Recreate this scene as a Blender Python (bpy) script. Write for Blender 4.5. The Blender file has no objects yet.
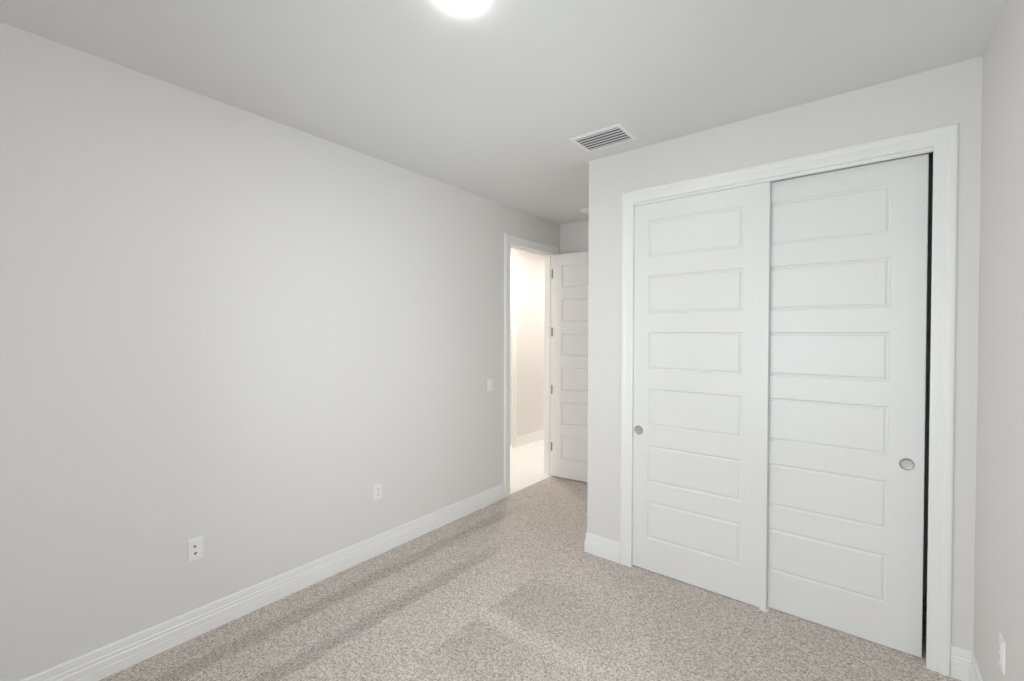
import bpy, bmesh, math
from mathutils import Vector, Matrix

# ------------------------------------------------------------------ camera, world, exposure
SC = bpy.context.scene
COL = SC.collection
F_PX, YAW, PITCH, ROLL = 447.4383, 0.6688, -0.0125, 0.0025
CAM = Vector((2.7599, 0.0, 1.5828))


def make_camera():
    a = -YAW
    fwd = Vector((math.sin(a) * math.cos(PITCH), math.cos(a) * math.cos(PITCH), math.sin(PITCH)))
    r = fwd.cross(Vector((0, 0, 1))).normalized()
    u = r.cross(fwd)
    c, s = math.cos(ROLL), math.sin(ROLL)
    r2, u2 = c * r + s * u, -s * r + c * u
    cam = bpy.data.cameras.new('camera')
    cam.sensor_fit = 'HORIZONTAL'
    cam.sensor_width = 36.0
    cam.lens = F_PX * 36.0 / 1024.0
    cam.clip_start = 0.02
    ob = bpy.data.objects.new('camera', cam)
    COL.objects.link(ob)
    m = Matrix((r2, u2, -fwd)).transposed().to_4x4()
    m.translation = CAM
    ob.matrix_world = m
    SC.camera = ob


make_camera()

SKY_COLOR, SKY_STRENGTH = (0.90, 0.96, 1.0), 7.3
LAMP_COLOR, LAMP_STRENGTH = (1.0, 0.975, 0.945), 275.0
HALL_COLOR, HALL_STRENGTH = (1.0, 0.945, 0.89), 320.0

world = bpy.data.worlds.new('sky')
SC.world = world
world.use_nodes = True
bg = world.node_tree.nodes['Background']
bg.inputs['Color'].default_value = (*SKY_COLOR, 1)
bg.inputs['Strength'].default_value = SKY_STRENGTH

SC.view_settings.view_transform = 'Standard'
SC.view_settings.look = 'None'
SC.view_settings.gamma = 1.0
SC.view_settings.use_curve_mapping = False
SC.view_settings.exposure = 0.0
SC.cycles.max_bounces = 16
SC.cycles.diffuse_bounces = 12
SC.cycles.glossy_bounces = 6
SC.cycles.caustics_reflective = False

# ------------------------------------------------------------------ measurements (metres)
H = 2.845            # ceiling
FZ = -0.008          # top of the carpet pile
XR = 3.1615          # right wall
YB = -0.53           # back wall
YC = 2.91            # wall with the closet
YF = 4.3707          # far wall of the entry nook
XE = 1.1694          # corner of the closet block
WT = 0.12            # wall thickness
CX0, CX1, CZ = 1.5150, 3.0030, 2.4800      # closet casing, inner edges
DY0, DY1, DZ = 3.4530, 4.2512, 2.4860      # bedroom door casing, inner edges
HX = -1.12           # hall wall opposite the door


# ------------------------------------------------------------------ materials
def new_mat(name):
    m = bpy.data.materials.new(name)
    m.use_nodes = True
    nt = m.node_tree
    return m, nt, nt.nodes['Principled BSDF']


def paint(name, color, rough, bump=0.0, scale=300.0, var=0.0, spec=0.5):
    m, nt, b = new_mat(name)
    b.inputs['Base Color'].default_value = (*color, 1)
    b.inputs['Roughness'].default_value = rough
    b.inputs['Specular IOR Level'].default_value = spec
    geo = nt.nodes.new('ShaderNodeNewGeometry')
    n = nt.nodes.new('ShaderNodeTexNoise')
    n.inputs['Scale'].default_value = scale
    n.inputs['Detail'].default_value = 3
    nt.links.new(geo.outputs['Position'], n.inputs['Vector'])
    if bump:
        bp = nt.nodes.new('ShaderNodeBump')
        bp.inputs['Strength'].default_value = bump
        bp.inputs['Distance'].default_value = 0.001
        nt.links.new(n.outputs['Fac'], bp.inputs['Height'])
        nt.links.new(bp.outputs['Normal'], b.inputs['Normal'])
    if var:
        mx = nt.nodes.new('ShaderNodeMix')
        mx.data_type = 'RGBA'
        mx.inputs['A'].default_value = (*[c * (1 - var) for c in color], 1)
        mx.inputs['B'].default_value = (*[min(1, c * (1 + var)) for c in color], 1)
        nt.links.new(n.outputs['Fac'], mx.inputs['Factor'])
        nt.links.new(mx.outputs['Result'], b.inputs['Base Color'])
    return m


def metal(name, color, rough):
    m, nt, b = new_mat(name)
    b.inputs['Base Color'].default_value = (*color, 1)
    b.inputs['Metallic'].default_value = 1.0
    b.inputs['Roughness'].default_value = rough
    return m


def emitter(name, color, strength):
    m, nt, b = new_mat(name)
    b.inputs['Base Color'].default_value = (0.9, 0.9, 0.9, 1)
    b.inputs['Emission Color'].default_value = (*color, 1)
    b.inputs['Emission Strength'].default_value = strength
    return m


def math_node(nt, op, a, b=None, c=None):
    n = nt.nodes.new('ShaderNodeMath')
    n.operation = op
    for i, v in enumerate((a, b, c)):
        if v is None:
            continue
        if isinstance(v, (int, float)):
            n.inputs[i].default_value = v
        else:
            nt.links.new(v, n.inputs[i])
    return n.outputs[0]


def carpet_material():
    m, nt, b = new_mat('carpet')
    b.inputs['Roughness'].default_value = 1.0
    b.inputs['Specular IOR Level'].default_value = 0.05
    geo = nt.nodes.new('ShaderNodeNewGeometry')
    pos = geo.outputs['Position']
    sep = nt.nodes.new('ShaderNodeSeparateXYZ')
    nt.links.new(pos, sep.inputs[0])
    X, Y = sep.outputs['X'], sep.outputs['Y']

    def noise(scale, detail, rough=0.5):
        n = nt.nodes.new('ShaderNodeTexNoise')
        n.inputs['Scale'].default_value = scale
        n.inputs['Detail'].default_value = detail
        n.inputs['Roughness'].default_value = rough
        nt.links.new(pos, n.inputs['Vector'])
        return n.outputs['Fac']

    vor = nt.nodes.new('ShaderNodeTexVoronoi')
    vor.inputs['Scale'].default_value = 150.0
    nt.links.new(pos, vor.inputs['Vector'])
    sepc = nt.nodes.new('ShaderNodeSeparateColor')
    nt.links.new(vor.outputs['Color'], sepc.inputs[0])
    tuft = sepc.outputs[0]                      # one random value for each tuft
    fine = noise(120.0, 3, 0.7)
    mixv = math_node(nt, 'ADD', math_node(nt, 'MULTIPLY', tuft, 0.40), math_node(nt, 'MULTIPLY', fine, 0.60))
    ramp = nt.nodes.new('ShaderNodeValToRGB')
    e = ramp.color_ramp.elements
    e[0].position, e[0].color = 0.28, (0.365, 0.315, 0.28, 1)
    e[1].position, e[1].color = 0.74, (0.82, 0.76, 0.71, 1)
    k = e.new(0.47)
    k.color = (0.585, 0.527, 0.483, 1)
    nt.links.new(mixv, ramp.inputs['Fac'])

    # tracks the vacuum left in the pile: long bands beside the left wall, short crossing ones by the closet
    wob = math_node(nt, 'MULTIPLY', math_node(nt, 'SUBTRACT', noise(5.0, 2), 0.5), 0.05)
    Xw = math_node(nt, 'ADD', X, wob)
    Yw = math_node(nt, 'ADD', Y, wob)

    def step(v, edge, width):
        n = nt.nodes.new('ShaderNodeMapRange')
        n.interpolation_type = 'SMOOTHSTEP'
        n.inputs['From Min'].default_value = edge - width
        n.inputs['From Max'].default_value = edge + width
        nt.links.new(v, n.inputs['Value'])
        return n.outputs['Result']

    def band(v, a, c, wa, wc):
        return math_node(nt, 'SUBTRACT', step(v, a, wa), step(v, c, wc))

    near = math_node(nt, 'SUBTRACT', 1.0, step(Y, 3.15, 0.35))
    b1 = math_node(nt, 'MULTIPLY', band(Xw, 0.20, 0.31, 0.03, 0.02), near)
    b2 = math_node(nt, 'MULTIPLY', band(Xw, 0.56, 0.665, 0.04, 0.012), math_node(nt, 'SUBTRACT', 1.0, step(Y, 2.45, 0.3)))
    right = step(Xw, 1.06, 0.018)
    far = math_node(nt, 'SUBTRACT', 1.0, step(Y, 2.55, 0.2))
    c1 = math_node(nt, 'MULTIPLY', band(Yw, 1.95, 2.40, 0.02, 0.16), right)
    c2 = math_node(nt, 'MULTIPLY', band(Yw, 1.45, 1.84, 0.12, 0.03), right)
    fade = math_node(nt, 'SUBTRACT', 1.0, step(X, 1.65, 0.45))
    cc = math_node(nt, 'MULTIPLY', math_node(nt, 'MAXIMUM', c1, c2), math_node(nt, 'MULTIPLY', fade, far))
    total = math_node(nt, 'ADD', math_node(nt, 'ADD', math_node(nt, 'MULTIPLY', b1, 0.19), math_node(nt, 'MULTIPLY', b2, 0.19)),
                      math_node(nt, 'MULTIPLY', cc, 0.16))
    gain = math_node(nt, 'SUBTRACT', 1.0, total)
    vm = nt.nodes.new('ShaderNodeVectorMath')
    vm.operation = 'SCALE'
    nt.links.new(ramp.outputs['Color'], vm.inputs[0])
    nt.links.new(gain, vm.inputs['Scale'])
    nt.links.new(vm.outputs[0], b.inputs['Base Color'])

    hgt = math_node(nt, 'ADD', math_node(nt, 'MULTIPLY', vor.outputs['Distance'], -0.7), fine)
    bp = nt.nodes.new('ShaderNodeBump')
    bp.inputs['Strength'].default_value = 0.75
    bp.inputs['Distance'].default_value = 0.006
    nt.links.new(hgt, bp.inputs['Height'])
    nt.links.new(bp.outputs['Normal'], b.inputs['Normal'])
    return m


def tile_material():
    m, nt, b = new_mat('hall_tile')
    b.inputs['Roughness'].default_value = 0.35
    geo = nt.nodes.new('ShaderNodeNewGeometry')
    br = nt.nodes.new('ShaderNodeTexBrick')
    br.offset = 0.5
    br.inputs['Color1'].default_value = (0.84, 0.825, 0.80, 1)
    br.inputs['Color2'].default_value = (0.82, 0.805, 0.78, 1)
    br.inputs['Mortar'].default_value = (0.74, 0.72, 0.69, 1)
    br.inputs['Scale'].default_value = 1.0
    br.inputs['Mortar Size'].default_value = 0.002
    br.inputs['Brick Width'].default_value = 0.6
    br.inputs['Row Height'].default_value = 0.6
    nt.links.new(geo.outputs['Position'], br.inputs['Vector'])
    nt.links.new(br.outputs['Color'], b.inputs['Base Color'])
    return m


def glass_material():
    m = bpy.data.materials.new('window_glass')
    m.use_nodes = True
    nt = m.node_tree
    nt.nodes.clear()
    out = nt.nodes.new('ShaderNodeOutputMaterial')
    tr = nt.nodes.new('ShaderNodeBsdfTransparent')
    gl = nt.nodes.new('ShaderNodeBsdfGlossy')
    gl.inputs['Roughness'].default_value = 0.02
    mx = nt.nodes.new('ShaderNodeMixShader')
    fr = nt.nodes.new('ShaderNodeFresnel')
    fr.inputs['IOR'].default_value = 1.45
    nt.links.new(fr.outputs[0], mx.inputs[0])
    nt.links.new(tr.outputs[0], mx.inputs[1])
    nt.links.new(gl.outputs[0], mx.inputs[2])
    nt.links.new(mx.outputs[0], out.inputs['Surface'])
    return m


M = {
    'wall': paint('wall_paint', (0.722, 0.711, 0.692), 0.6, bump=0.10, scale=220, spec=0.3),
    'ceiling': paint('ceiling_paint', (0.73, 0.732, 0.722), 0.9, bump=0.15, scale=160, spec=0.1),
    'hall_wall': paint('hall_wall_paint', (0.74, 0.72, 0.70), 0.7, bump=0.1, scale=220, spec=0.3),
    'trim': paint('trim_paint', (0.82, 0.82, 0.812), 0.36),
    'door': paint('door_paint', (0.79, 0.79, 0.785), 0.40),
    'plastic': paint('white_plastic', (0.82, 0.82, 0.80), 0.28),
    'vent': paint('vent_enamel', (0.80, 0.80, 0.79), 0.35),
    'slat': paint('vent_slat_shaded', (0.58, 0.585, 0.59), 0.4),  # greyer than the frame: shade on the tilted slats put into the colour
    'slot': paint('slot_dark', (0.03, 0.03, 0.03), 0.6),
    'duct': paint('duct_shade', (0.05, 0.05, 0.052), 0.8),  # near-black colour stands in for the shade inside the vent
    'hinge': metal('hinge_metal', (0.42, 0.41, 0.40), 0.45),
    'track': paint('track_enamel', (0.80, 0.80, 0.79), 0.16),
    'nickel': metal('satin_nickel', (0.40, 0.39, 0.38), 0.38),
    'nickel_cup': metal('satin_nickel_cup', (0.50, 0.49, 0.48), 0.5),
    'brass': metal('jack_metal', (0.30, 0.29, 0.27), 0.4),
    'lens': emitter('lamp_lens', LAMP_COLOR, LAMP_STRENGTH),
    'hall_lens': emitter('hall_lamp_lens', HALL_COLOR, HALL_STRENGTH),
    'carpet': carpet_material(),
    'tile': tile_material(),
    'glass': glass_material(),
    'concrete': paint('outside_ground', (0.35, 0.36, 0.30), 0.9, var=0.2, scale=3),
}


# ------------------------------------------------------------------ mesh helpers
def link(name, bm, mat, parent=None, smooth=False):
    me = bpy.data.meshes.new(name)
    bmesh.ops.recalc_face_normals(bm, faces=bm.faces)
    bm.to_mesh(me)
    bm.free()
    if smooth:
        for p in me.polygons:
            p.use_smooth = True
    mats = mat if isinstance(mat, (list, tuple)) else [mat]
    for mm in mats:
        me.materials.append(mm)
    o = bpy.data.objects.new(name, me)
    COL.objects.link(o)
    if parent is not None:
        o.parent = parent
    return o


def struct(name, bm, mat, parent=None, **kw):
    o = link(name, bm, mat, parent, **kw)
    if parent is None:
        o['kind'] = 'structure'
    return o


def tag(o, label, cat, group=None):
    o['label'] = label
    o['category'] = cat
    if group:
        o['group'] = group
    return o


def thing(name, label, cat, loc, rot=(0, 0, 0), group=None):
    o = bpy.data.objects.new(name, None)
    o.empty_display_size = 0.05
    COL.objects.link(o)
    o.location = loc
    o.rotation_euler = rot
    return tag(o, label, cat, group)


def box(bm, x0, x1, y0, y1, z0, z1, bev=0.0):
    vs = [bm.verts.new((x, y, z)) for x in (x0, x1) for y in (y0, y1) for z in (z0, z1)]
    q = [(0, 1, 3, 2), (4, 6, 7, 5), (0, 4, 5, 1), (2, 3, 7, 6), (0, 2, 6, 4), (1, 5, 7, 3)]
    fs = [bm.faces.new([vs[i] for i in f]) for f in q]
    if bev:
        es = list({e for f in fs for e in f.edges})
        bmesh.ops.bevel(bm, geom=es, offset=bev, segments=2, profile=0.6, affect='EDGES')


def box_obj(*a, bev=0.0):
    bm = bmesh.new()
    box(bm, *a, bev=bev)
    return bm


def lathe(bm, prof, seg=48, axis='Z', cx=0, cy=0, cz=0, sx=1.0, sy=1.0):
    """prof: (radius, height) from the centre outward; revolved about the axis."""
    rings = []
    for r, h in prof:
        if r < 1e-6:
            pts = [(0, 0, h)]
        else:
            pts = [(r * math.cos(2 * math.pi * i / seg) * sx, r * math.sin(2 * math.pi * i / seg) * sy, h) for i in range(seg)]
        if axis == 'Y':
            pts = [(x, z, y) for x, y, z in pts]
        elif axis == 'X':
            pts = [(z, x, y) for x, y, z in pts]
        rings.append([bm.verts.new((x + cx, y + cy, z + cz)) for x, y, z in pts])
    for a, b in zip(rings, rings[1:]):
        for i in range(seg):
            j = (i + 1) % seg
            if len(a) == 1 and len(b) == 1:
                continue
            if len(a) == 1:
                bm.faces.new((a[0], b[i], b[j]))
            elif len(b) == 1:
                bm.faces.new((a[i], b[0], a[j]))
            else:
                bm.faces.new((a[i], b[i], b[j], a[j]))


def slab_with_hole(axis, p0, p1, u0, u1, hole):
    """A wall between planes p0 and p1 of an axis ('X' or 'Y'), u along the wall, z up to H, with a rectangular hole
    (a, b, z0, z1), z0 = 0 for a doorway."""
    bm = bmesh.new()
    a, b, za, zb = hole

    def bx(ua, ub, z0, z1):
        if ub - ua < 1e-6 or z1 - z0 < 1e-6:
            return
        if axis == 'X':
            box(bm, p0, p1, ua, ub, z0, z1)
        else:
            box(bm, ua, ub, p0, p1, z0, z1)
    bx(u0, a, FZ, H)
    bx(b, u1, FZ, H)
    bx(a, b, zb, H)
    bx(a, b, FZ, za)
    bmesh.ops.remove_doubles(bm, verts=bm.verts, dist=1e-5)
    return bm


def sweep_path(prof, pts, closed_ends=True):
    """Baseboard: prof = (height, thickness) outline; pts = floor polyline at the wall face with the room to its LEFT.
    Corners are mitred."""
    bm = bmesh.new()
    n = len(pts)
    P = [Vector((x, y)) for x, y in pts]
    offs = []
    for i in range(n):
        d0 = (P[i] - P[i - 1]).normalized() if i > 0 else None
        d1 = (P[i + 1] - P[i]).normalized() if i < n - 1 else None
        if d0 is None:
            d0 = d1
        if d1 is None:
            d1 = d0
        n0, n1 = Vector((-d0.y, d0.x)), Vector((-d1.y, d1.x))
        b = (n0 + n1)
        b = b / (1 + n0.dot(n1))
        offs.append(b)
    rows = []
    for p, o in zip(P, offs):
        rows.append([bm.verts.new((p.x + o.x * t, p.y + o.y * t, z)) for z, t in prof])
    m = len(prof)
    for r0, r1 in zip(rows, rows[1:]):
        for i in range(m):
            j = (i + 1) % m
            bm.faces.new((r0[i], r0[j], r1[j], r1[i]))
    bm.faces.new(rows[0])
    bm.faces.new(rows[-1][::-1])
    return bm


def casing_mesh(prof, a, b, top, place, bottom=FZ):
    """Door casing: a mitred U round an opening a..b, up to top; prof = (distance out from the opening, thickness);
    place(u, t, z) -> xyz."""
    bm = bmesh.new()
    st = []
    for k in range(4):
        row = []
        for u, t in prof:
            if k == 0:
                q = (a - u, t, bottom)
            elif k == 1:
                q = (a - u, t, top + u)
            elif k == 2:
                q = (b + u, t, top + u)
            else:
                q = (b + u, t, bottom)
            row.append(bm.verts.new(place(*q)))
        st.append(row)
    m = len(prof)
    for r0, r1 in zip(st, st[1:]):
        for i in range(m):
            j = (i + 1) % m
            bm.faces.new((r0[i], r0[j], r1[j], r1[i]))
    bm.faces.new(st[0])
    bm.faces.new(st[3][::-1])
    return bm


BASE_PROF = [(FZ, 0.0), (FZ, 0.0152), (0.040, 0.0156), (0.0420, 0.0136), (0.044, 0.0136), (0.0460, 0.0150), (0.070, 0.0148),
             (0.0740, 0.0105), (0.078, 0.0100), (0.081, 0.0122), (0.090, 0.0120), (0.0935, 0.0085), (0.097, 0.0078), (0.101, 0.0092),
             (0.126, 0.0084), (0.131, 0.0066), (0.133, 0.0040), (0.133, 0.0)]
CASE_PROF = [(0.0, 0.0), (0.0, 0.0090), (0.002, 0.0112), (0.006, 0.0120), (0.020, 0.0128), (0.048, 0.0140), (0.0515, 0.0168),
             (0.056, 0.0182), (0.064, 0.0188), (0.073, 0.0186), (0.079, 0.0172), (0.0825, 0.0140), (0.0835, 0.0100), (0.0835, 0.0)]

# moulded panel: (inset from the panel outline, depth below the face)
PANEL_PROF = [(0.0, 0.0), (0.0020, 0.0052), (0.0075, 0.0095), (0.0120, 0.0098), (0.0195, 0.0042), (0.0230, 0.0030)]


def door_mesh(w, z0, z1, t, panels, both=False):
    """A moulded slab: x 0..w, front face at y 0 (facing -y), back at y t. panels = (x0, x1, z0, z1)."""
    bm = bmesh.new()
    c = 0.0022

    def face_side(yf, s):
        xs = sorted({c, w - c, *[p[0] for p in panels], *[p[1] for p in panels]})
        zs = sorted({z0 + c, z1 - c, *[p[2] for p in panels], *[p[3] for p in panels]})
        grid = {}

        def V(i, k):
            if (i, k) not in grid:
                grid[(i, k)] = bm.verts.new((xs[i], yf, zs[k]))
            return grid[(i, k)]
        for i in range(len(xs) - 1):
            for k in range(len(zs) - 1):
                mid = ((xs[i] + xs[i + 1]) / 2, (zs[k] + zs[k + 1]) / 2)
                if any(p[0] < mid[0] < p[1] and p[2] < mid[1] < p[3] for p in panels):
                    continue
                bm.faces.new((V(i, k), V(i + 1, k), V(i + 1, k + 1), V(i, k + 1)))
        for (xa, xb, za, zb) in panels:
            prev = None
            for ins, dep in PANEL_PROF:
                q = [(xa + ins, za + ins), (xb - ins, za + ins), (xb - ins, zb - ins), (xa + ins, zb - ins)]
                ring = [bm.verts.new((x, yf + s * dep, z)) for x, z in q]
                if prev:
                    for i in range(4):
                        j = (i + 1) % 4
                        bm.faces.new((prev[i], prev[j], ring[j], ring[i]))
                prev = ring
            bm.faces.new(prev)

    face_side(0.0, 1)
    if both:
        face_side(t, -1)
    else:
        bm.faces.new([bm.verts.new(v) for v in ((c, t, z0 + c), (w - c, t, z0 + c), (w - c, t, z1 - c), (c, t, z1 - c))])
    rings = []
    for y, i in ((0, c), (c, 0), (t - c, 0), (t, c)):
        rings.append([bm.verts.new((x, y, z)) for x, z in ((i, z0 + i), (w - i, z0 + i), (w - i, z1 - i), (i, z1 - i))])
    for a, b in zip(rings, rings[1:]):
        for i in range(4):
            j = (i + 1) % 4
            bm.faces.new((a[i], a[j], b[j], b[i]))
    bmesh.ops.remove_doubles(bm, verts=bm.verts, dist=1e-5)
    return bm


# heights of the six panels of these doors
PANEL_Z = [(0.211, 0.465), (0.590, 0.844), (0.970, 1.224), (1.349, 1.603), (1.728, 1.982), (2.105, 2.352)]


def six_panels(x0, x1):
    return [(x0, x1, a, b) for a, b in PANEL_Z]


# ------------------------------------------------------------------ the room
struct('floor', box_obj(-0.008, XR + WT, YB - WT, YF + WT, -0.06, FZ), M['carpet'])
struct('floor_hall', box_obj(HX - WT, -0.008, 1.6, 7.6, -0.06, FZ - 0.001), M['tile'])
struct('ceiling', box_obj(HX - WT, XR + WT, YB - WT, 7.6, H, H + 0.06), M['ceiling'])
struct('wall_left', slab_with_hole('X', -WT, 0.0, YB - WT, 7.6, (DY0 - 0.012, DY1 + 0.012, FZ, DZ + 0.012)), M['wall'])
struct('wall_far', box_obj(0.0, XR, YF, YF + WT, FZ, H), M['wall'])
CO0, CO1, COZ = 1.500, 3.034, 2.500                       # rough opening of the closet
struct('wall_closet', slab_with_hole('Y', YC, YC + WT, XE, XR, (CO0, CO1, FZ, COZ)), M['wall'])
struct('wall_closet_side', box_obj(XE, XE + WT, YC + WT, YF, FZ, H), M['wall'])
struct('wall_closet_back', box_obj(XE + WT, XR, 3.68, 3.68 + WT, FZ, H), M['wall'])
struct('wall_hall', slab_with_hole('X', HX - WT, HX, 1.6, 7.6, (4.105, 4.922, FZ, DZ + 0.006)), M['hall_wall'])
struct('wall_hall_near', box_obj(HX, -WT, 1.6 - WT, 1.6, FZ, H), M['hall_wall'])
struct('wall_hall_end', box_obj(HX, -WT, 7.6, 7.6 + WT, FZ, H), M['hall_wall'])
# the bedroom windows, both outside the picture: one behind the camera, one in the right wall beside it
WZ0, WZ1 = 0.50, 2.25
BACK_WIN, RIGHT_WIN = (1.15, 2.90), (0.55, 1.75)
struct('wall_back', slab_with_hole('Y', YB - WT, YB, 0.0, XR, (*BACK_WIN, WZ0, WZ1)), M['wall'])
struct('wall_right', slab_with_hole('X', XR, XR + WT, YB - WT, YF + WT, (*RIGHT_WIN, WZ0, WZ1)), M['wall'])


def build_window(name, wall, WA, WB):
    def put(bm, a, b, d0, d1, z0, z1, bev=0.0):
        """d = depth into the wall, measured outward from the room face"""
        if wall == 'back':
            box(bm, a, b, YB - d1, YB - d0, z0, z1, bev)
        else:
            box(bm, XR + d0, XR + d1, a, b, z0, z1, bev)
    bm = bmesh.new()
    d0, d1, f = WT - 0.07, WT - 0.01, 0.05
    put(bm, WA, WA + f, d0, d1, WZ0, WZ1)
    put(bm, WB - f, WB, d0, d1, WZ0, WZ1)
    put(bm, WA + f, WB - f, d0, d1, WZ1 - f, WZ1)
    put(bm, WA + f, WB - f, d0, d1, WZ0, WZ0 + f)
    m = (WA + WB) / 2
    put(bm, m - 0.03, m + 0.03, d0, d1, WZ0 + f, WZ1 - f)
    zm = (WZ0 + WZ1) / 2
    put(bm, WA + f, m - 0.03, d0, d1, zm - 0.02, zm + 0.02)
    put(bm, m + 0.03, WB - f, d0, d1, zm - 0.02, zm + 0.02)
    w = struct(name, bm, M['trim'])
    g = bmesh.new()
    dm = (d0 + d1) / 2
    for a, b in ((WA + f, m - 0.03), (m + 0.03, WB - f)):
        for c, d in ((WZ0 + f, zm - 0.02), (zm + 0.02, WZ1 - f)):
            put(g, a, b, dm - 0.002, dm + 0.002, c, d)
    link('window_pane', g, M['glass'], w)
    sb = bmesh.new()
    put(sb, WA + 0.001, WB - 0.001, -0.02, WT - 0.072, WZ0 + 0.0005, WZ0 + 0.02, 0.004)
    link('window_sill', sb, M['trim'], w)
    # tells the renderer where daylight enters
    L = bpy.data.lights.new('window_portal', 'AREA')
    L.shape = 'RECTANGLE'
    L.size, L.size_y = WB - WA, WZ1 - WZ0
    L.cycles.is_portal = True
    lo = bpy.data.objects.new('window_portal', L)
    COL.objects.link(lo)
    if wall == 'back':
        lo.location = (m, YB - WT - 0.002, zm)
        lo.rotation_euler = (math.pi / 2, 0, 0)
    else:
        lo.location = (XR + WT + 0.002, m, zm)
        lo.rotation_euler = (math.pi / 2, 0, math.pi / 2)


build_window('window_1', 'back', *BACK_WIN)
build_window('window_2', 'right', *RIGHT_WIN)

# ------------------------------------------------------------------ baseboards
o = CASE_PROF[-1][0]
struct('baseboard_left', sweep_path(BASE_PROF, [(0.0, DY0 - o - 0.0005), (0.0, YB + 0.0155)]), M['trim'])
struct('baseboard_closet', sweep_path(BASE_PROF, [(CX0 - o - 0.0005, YC), (XE, YC), (XE, YF - 0.0155)][::1]), M['trim'])
struct('baseboard_right', sweep_path(BASE_PROF, [(XR, YB + 0.0155), (XR, YC), (CX1 + o + 0.0005, YC)]), M['trim'])
struct('baseboard_far', sweep_path(BASE_PROF, [(XE - 0.0005, YF), (0.0, YF), (0.0, DY1 + o + 0.0005)]), M['trim'])
struct('baseboard_back', sweep_path(BASE_PROF, [(0.0, YB), (XR, YB)]), M['trim'])
struct('baseboard_hall', sweep_path(BASE_PROF, [(HX, 7.6), (HX, 4.922 + o)]), M['trim'])

# ------------------------------------------------------------------ door casings and jambs
t1 = struct('trim_1', casing_mesh(CASE_PROF, DY0, DY1, DZ, lambda u, t, z: (t, u, z)), M['trim'])
jm = bmesh.new()
J0, J1, JZ = DY0 + 0.005, DY1 - 0.005, DZ - 0.005
box(jm, -WT, -0.0002, DY0 - 0.0115, J0, FZ, JZ)
box(jm, -WT, -0.0002, J1, DY1 + 0.0115, FZ, JZ)
box(jm, -WT, -0.0002, DY0 - 0.0115, DY1 + 0.0115, JZ, DZ + 0.0115)
link('door_jamb', jm, M['trim'], t1)
sm_ = bmesh.new()
box(sm_, -0.078, -0.042, J0, J0 + 0.011, FZ, JZ - 0.011)
box(sm_, -0.078, -0.042, J1 - 0.011, J1, FZ, JZ - 0.011)
box(sm_, -0.078, -0.042, J0, J1, JZ - 0.011, JZ)
link('door_stop', sm_, M['trim'], t1)
link('hall_casing', casing_mesh(CASE_PROF, DY0, DY1, DZ, lambda u, t, z: (-WT - t, u, z)), M['trim'], t1)
sp = bmesh.new()
box(sp, -0.034, 0.0015, J0 - 0.0005, J0 + 0.0018, 0.905, 0.970)
box(sp, -0.0015, 0.0022, J0 - 0.006, J0 + 0.0018, 0.905, 0.970)
link('strike_plate', sp, M['nickel'], t1)

t2 = struct('trim_2', casing_mesh(CASE_PROF, CX0, CX1, CZ, lambda u, t, z: (u, YC - t, z)), M['trim'])
cj = bmesh.new()
box(cj, CO0, CX0 - 0.003, YC + 0.0005, YC + WT, FZ, 2.459)
link('closet_jamb', cj, M['trim'], t2)

t3 = struct('trim_3', casing_mesh(CASE_PROF, 4.111, 4.916, DZ, lambda u, t, z: (HX + t, u, z)), M['trim'])

# ------------------------------------------------------------------ bedroom door, open into the room
DW = 0.783
d1 = struct('door_1', door_mesh(DW, 0.003, 2.476, 0.035, six_panels(0.112, DW - 0.112), both=True), M['door'])
PIN = Vector((0.010, J1 - 0.002))
OPEN = math.radians(6.5)
d1.location = (PIN.x + 0.003 * math.cos(OPEN) + 0.043 * math.sin(OPEN), PIN.y - 0.043 * math.cos(OPEN), 0)
d1.rotation_euler = (0, 0, OPEN)
d1['label'] = 'white six panel bedroom door standing open in the entry nook'
for z in (0.334, 0.975, 1.618, 2.262):
    hb = bmesh.new()
    lathe(hb, [(0, -0.050), (0.0045, -0.050), (0.0078, -0.046), (0.0078, 0.046), (0.0045, 0.050), (0, 0.050)], seg=16,
          cx=-0.0090, cy=-0.0035, cz=z)
    box(hb, -0.0022, 0.0, 0.000, 0.032, z - 0.045, z + 0.045)
    link('hinge', hb, M['hinge'], d1)
kb = bmesh.new()
lathe(kb, [(0, -0.066), (0.018, -0.064), (0.027, -0.054), (0.027, -0.046), (0.020, -0.036), (0.011, -0.030), (0.011, -0.010),
           (0.030, -0.008), (0.033, -0.004), (0.033, 0.0)], seg=32, axis='Y', cx=DW - 0.065, cz=0.938)
lathe(kb, [(0, 0.101), (0.018, 0.099), (0.027, 0.089), (0.027, 0.081), (0.020, 0.071), (0.011, 0.065), (0.011, 0.045),
           (0.030, 0.043), (0.033, 0.039), (0.033, 0.035)], seg=32, axis='Y', cx=DW - 0.065, cz=0.938)
link('door_knob', kb, M['nickel'], d1, smooth=True)

# closed door across the hall
d2 = struct('door_2', door_mesh(0.80, 0.012, DZ - 0.004, 0.035, six_panels(0.112, 0.688)), M['door'])
d2.rotation_euler = (0, 0, math.radians(90))
d2.location = (HX - 0.022, 4.1135, 0)

# ------------------------------------------------------------------ sliding closet doors
CW = 0.818


def finger_pull(parent, x, z, y=0.0):
    bm = bmesh.new()
    lathe(bm, [(0.0225, 0.0010), (0.0228, -0.0008), (0.0238, -0.0024), (0.0265, -0.0030), (0.0292, -0.0024), (0.0298, 0.0),
               (0.0298, 0.002)], seg=48, axis='Y', cx=x, cy=y, cz=z)
    f = link('finger_pull', bm, M['nickel'], parent, smooth=True)
    bm = bmesh.new()
    lathe(bm, [(0.0, -0.0004), (0.016, -0.0005), (0.0215, -0.0008), (0.0232, -0.0012)], seg=48, axis='Y', cx=x, cy=y, cz=z)
    link('pull_cup', bm, M['nickel_cup'], f, smooth=True)


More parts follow.
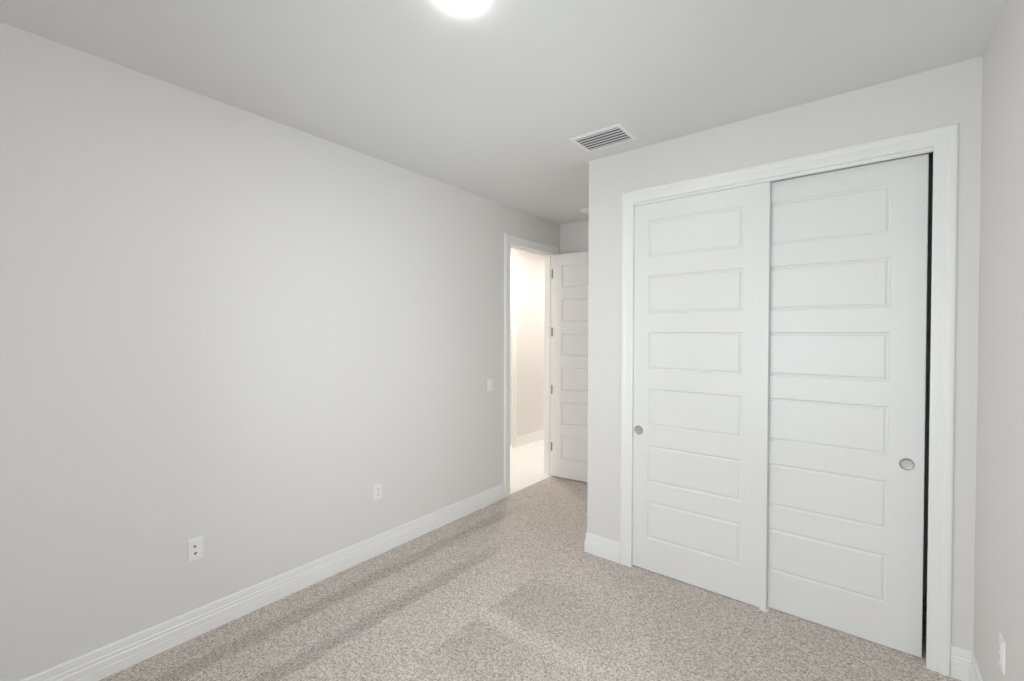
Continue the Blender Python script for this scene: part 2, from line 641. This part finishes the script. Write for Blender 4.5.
FRONT_Y, REAR_Y = YC + 0.018, YC + 0.058
a = link('sliding_closet_door', door_mesh(CW, -0.005, 2.478, 0.035, six_panels(0.110, 0.682)), M['door'])
a.location = (1.5045, FRONT_Y, 0)
tag(a, 'white six panel sliding closet door running in front, its pull beside the door casing near the nook corner', 'door',
    'sliding closet doors')
finger_pull(a, 0.0465, 0.936)
b_ = link('sliding_closet_door', door_mesh(CW, -0.006, 2.470, 0.035, six_panels(0.110, 0.682)), M['door'])
b_.location = (2.9925 - CW, REAR_Y, 0)
tag(b_, 'white six panel sliding closet door running behind, with a black gap along its outer edge', 'door', 'sliding closet doors')
finger_pull(b_, CW - 0.0655, 0.943)

# track over the doors: front fascia with a rolled lower lip, top plate and divider
tk = bmesh.new()
prof = [(YC + 0.0006, 2.4995), (YC + 0.0006, 2.4740)]
for k in range(1, 9):
    an = math.pi / 2 * k / 8
    prof.append((YC + 0.0006 + 0.0130 * (1 - math.cos(an)), 2.4740 - 0.0135 * math.sin(an)))
prof += [(YC + 0.0160, 2.4605), (YC + 0.0170, 2.4615), (YC + 0.0170, 2.4940),
         (YC + 0.0540, 2.4940), (YC + 0.0540, 2.4800), (YC + 0.0560, 2.4800), (YC + 0.0560, 2.4940), (YC + 0.115, 2.4940), (YC + 0.115, 2.4995)]
ra = [tk.verts.new((CO0 + 0.0005, y, z)) for y, z in prof]
rb = [tk.verts.new((CO1 - 0.0005, y, z)) for y, z in prof]
for i in range(len(prof)):
    j = (i + 1) % len(prof)
    tk.faces.new((ra[i], ra[j], rb[j], rb[i]))
tk.faces.new(ra)
tk.faces.new(rb[::-1])
tag(link('closet_door_track', tk, M['track']), 'thin white track across the closet head above both sliding doors', 'door track')

g = thing('floor_guide', 'small white plastic guide on the carpet where the two closet doors overlap', 'door guide', (2.312, FRONT_Y + 0.0375, FZ))
link('guide_base', box_obj(-0.022, 0.022, -0.052, 0.048, 0.0, 0.004, bev=0.0012), M['plastic'], g)
link('guide_post', box_obj(-0.012, 0.012, -0.0012, 0.0012, 0.004, 0.026, bev=0.001), M['plastic'], g)
link('guide_post', box_obj(-0.012, 0.012, -0.050, -0.043, 0.004, 0.018, bev=0.0015), M['plastic'], g)


# ------------------------------------------------------------------ wall plates (built facing +x, turned to their wall)
def plate_mesh(w=0.070, h=0.116, t=0.0062):
    bm = bmesh.new()
    rows = []
    for ins, x in ((0.0, 0.0), (0.0, 0.0022), (0.0022, 0.0050), (0.0050, t)):
        y, z = w / 2 - ins, h / 2 - ins
        rows.append([bm.verts.new((x, a, c)) for a, c in ((-y, -z), (y, -z), (y, z), (-y, z))])
    for r0, r1 in zip(rows, rows[1:]):
        for i in range(4):
            j = (i + 1) % 4
            bm.faces.new((r0[i], r0[j], r1[j], r1[i]))
    bm.faces.new(rows[0][::-1])
    bm.faces.new(rows[-1])
    return bm


def screw(parent, z, x=0.0062):
    bm = bmesh.new()
    lathe(bm, [(0, 0.0011), (0.0022, 0.0009), (0.0032, 0.0)], seg=16, axis='X', cx=x - 0.0001, cz=z)
    link('screw', bm, M['plastic'], parent)


def outlet(label, loc, rz, group):
    t = thing('wall_outlet', label, 'outlet', loc, (0, 0, rz), group)
    link('cover_plate', plate_mesh(), M['plastic'], t)
    for s in (1, -1):
        z = s * 0.0195
        bm = bmesh.new()
        seg = 32
        rings = []
        for rr, x in ((0.0172, 0.0058), (0.0172, 0.0078), (0.0165, 0.0086)):
            ring = []
            for i in range(seg):
                an = 2 * math.pi * i / seg
                yy, zz = rr * math.cos(an), rr * math.sin(an)
                zz = max(-rr * 0.80, min(rr * 0.80, zz))
                ring.append(bm.verts.new((x, yy, z + zz)))
            rings.append(ring)
        for r0, r1 in zip(rings, rings[1:]):
            for i in range(seg):
                j = (i + 1) % seg
                bm.faces.new((r0[i], r0[j], r1[j], r1[i]))
        bm.faces.new(rings[-1])
        r = link('receptacle', bm, M['plastic'], t)
        sb = bmesh.new()
        box(sb, 0.0080, 0.0089, -0.0075, -0.0053, z - 0.001, z + 0.008)
        box(sb, 0.0080, 0.0089, 0.0053, 0.0075, z + 0.000, z + 0.007)
        lathe(sb, [(0, 0.0089), (0.0026, 0.0089), (0.0026, 0.0080)], seg=16, axis='X', cz=z - 0.0075)
        link('slots', sb, M['slot'], r)
    screw(t, 0.0)
    return t


outlet('white duplex outlet low on the long wall, the one nearer the open doorway', (0.0, 1.929, 0.447), 0, 'duplex wall outlets')
outlet('white duplex outlet low on the side wall just past the closet casing', (XR, 2.365, 0.432), math.pi, 'duplex wall outlets')

t = thing('jack_plate', 'white wall plate with two dark jacks low on the long wall, above the near baseboard', 'wall plate', (0.0, 0.805, 0.4515))
link('cover_plate', plate_mesh(), M['plastic'], t)
bm = bmesh.new()
lathe(bm, [(0, 0.0100), (0.0018, 0.0100), (0.0022, 0.0130), (0.0046, 0.0130), (0.0046, 0.0070), (0.0062, 0.0070), (0.0062, 0.0058)], seg=24, axis='X', cy=-0.003, cz=0.0165)
link('coax_jack', bm, M['brass'], t)
bm = bmesh.new()
box(bm, 0.0058, 0.0072, -0.0100, 0.0100, -0.0330, -0.0130)
rj = link('data_jack', bm, M['plastic'], t)
bm = bmesh.new()
box(bm, 0.0066, 0.0075, -0.0062, 0.0068, -0.0225, -0.0160)
box(bm, 0.0066, 0.0075, -0.0052, 0.0000, -0.0290, -0.0225)
link('jack_opening', bm, M['slot'], rj)
screw(t, 0.042)
screw(t, -0.044)

t = thing('light_switch', 'white rocker light switch on the long wall beside the door casing', 'light switch', (0.0, 3.160, 1.115))
link('cover_plate', plate_mesh(), M['plastic'], t)
bm = bmesh.new()
vs = [(-0.0165, -0.0335), (0.0165, -0.0335), (0.0165, 0.0335), (-0.0165, 0.0335)]
lo = [bm.verts.new((0.0058, y, z)) for y, z in vs]
hi = [bm.verts.new((0.0082 if z < 0 else 0.0112, y * 0.97, z * 0.98)) for y, z in vs]
for i in range(4):
    j = (i + 1) % 4
    bm.faces.new((lo[i], lo[j], hi[j], hi[i]))
bm.faces.new(hi)
link('rocker', bm, M['plastic'], t)

# ------------------------------------------------------------------ ceiling vent
VX0, VX1, VY0, VY1 = 1.247, 1.602, 2.499, 2.763
v = thing('ceiling_vent', 'white louvred supply air vent in the ceiling in front of the closet wall', 'vent', ((VX0 + VX1) / 2, (VY0 + VY1) / 2, H))
w2, h2, fr = (VX1 - VX0) / 2, (VY1 - VY0) / 2, 0.027
bm = bmesh.new()
rows = []
for ins, z in ((0.0, -0.0002), (0.0, -0.0025), (0.003, -0.0050), (fr - 0.004, -0.0068), (fr, -0.0062), (fr, -0.0004)):
    x, y = w2 - ins, h2 - ins
    rows.append([bm.verts.new(q) for q in ((-x, -y, z), (x, -y, z), (x, y, z), (-x, y, z))])
for r0, r1 in zip(rows, rows[1:] + rows[:1]):
    for i in range(4):
        j = (i + 1) % 4
        bm.faces.new((r0[i], r0[j], r1[j], r1[i]))
link('vent_frame', bm, M['vent'], v)
ix, iy = w2 - fr - 0.0003, h2 - fr - 0.0003
link('duct_shade_sheet', box_obj(-ix, ix, -iy, iy, -0.0012, -0.0004), M['duct'], v)  # thin dark sheet below the ceiling, painted shade in place of a real recess
NS = 6
for i in range(NS):
    yc = -iy + (i + 0.5) * 2 * iy / NS
    s = 1
    bm = bmesh.new()
    d, th = 0.0044, 0.0007
    q = [(yc - d * s - th, -0.0016), (yc - d * s + th, -0.0016), (yc + d * s + th, -0.0062), (yc + d * s - th, -0.0062)]
    A = [bm.verts.new((-ix + 0.0005, y, z)) for y, z in q]
    B = [bm.verts.new((ix - 0.0005, y, z)) for y, z in q]
    for k in range(4):
        j = (k + 1) % 4
        bm.faces.new((A[k], A[j], B[j], B[k]))
    bm.faces.new(A)
    bm.faces.new(B[::-1])
    link('slat', bm, M['slat'], v)

# ------------------------------------------------------------------ ceiling lights and smoke detector
LX, LY = 1.566, 1.2045
c = thing('ceiling_light', 'glowing round flush ceiling light in the middle of the bedroom ceiling', 'ceiling light', (LX, LY, H))
bm = bmesh.new()
lathe(bm, [(0.0, -0.0004), (0.0640, -0.0004), (0.0646, -0.0016), (0.0640, -0.0024)], seg=64)
link('mounting_plate', bm, M['plastic'], c, smooth=True)
bm = bmesh.new()
lathe(bm, [(0.0640, -0.0022), (0.060, -0.0046), (0.052, -0.0076), (0.040, -0.0104), (0.020, -0.0122), (0.0, -0.0128)], seg=64)
link('diffuser', bm, M['lens'], c, smooth=True)

for hy, lab in ((4.53, 'round flush ceiling light in the hall straight outside the bedroom doorway'),
                (6.40, 'added unseen ceiling light at the far end of the hall'),  # extra unseen lamp, added to light the hall wall more evenly
                (1.90, 'added unseen ceiling light in the hall behind the long bedroom wall')):  # extra unseen lamp, added to brighten the open door and nook
    c = thing('ceiling_light', lab, 'ceiling light', (-0.62, hy, H), group='hall ceiling lights')
    bm = bmesh.new()
    lathe(bm, [(0.094, 0.0), (0.094, -0.006), (0.090, -0.012), (0.082, -0.014), (0.079, -0.012), (0.079, -0.002)], seg=48)
    link('trim_ring', bm, M['plastic'], c, smooth=True)
    bm = bmesh.new()
    lathe(bm, [(0.0785, -0.010), (0.062, -0.014), (0.03, -0.017), (0.0, -0.018)], seg=48)
    link('diffuser', bm, M['hall_lens'], c, smooth=True)

s = thing('smoke_detector', 'white round smoke detector on the nook ceiling, half hidden by the closet wall corner', 'smoke detector', (0.5417, 4.022, H))
bm = bmesh.new()
lathe(bm, [(0.072, 0.0), (0.072, -0.007), (0.068, -0.009)], seg=48)
lathe(bm, [(0.0, -0.009), (0.068, -0.009)], seg=48)
link('mounting_base', bm, M['plastic'], s)
bm = bmesh.new()
lathe(bm, [(0.064, -0.009), (0.062, -0.015), (0.054, -0.019), (0.034, -0.021), (0.0, -0.0215)], seg=48)
link('sensor_cover', bm, M['plastic'], s, smooth=True)
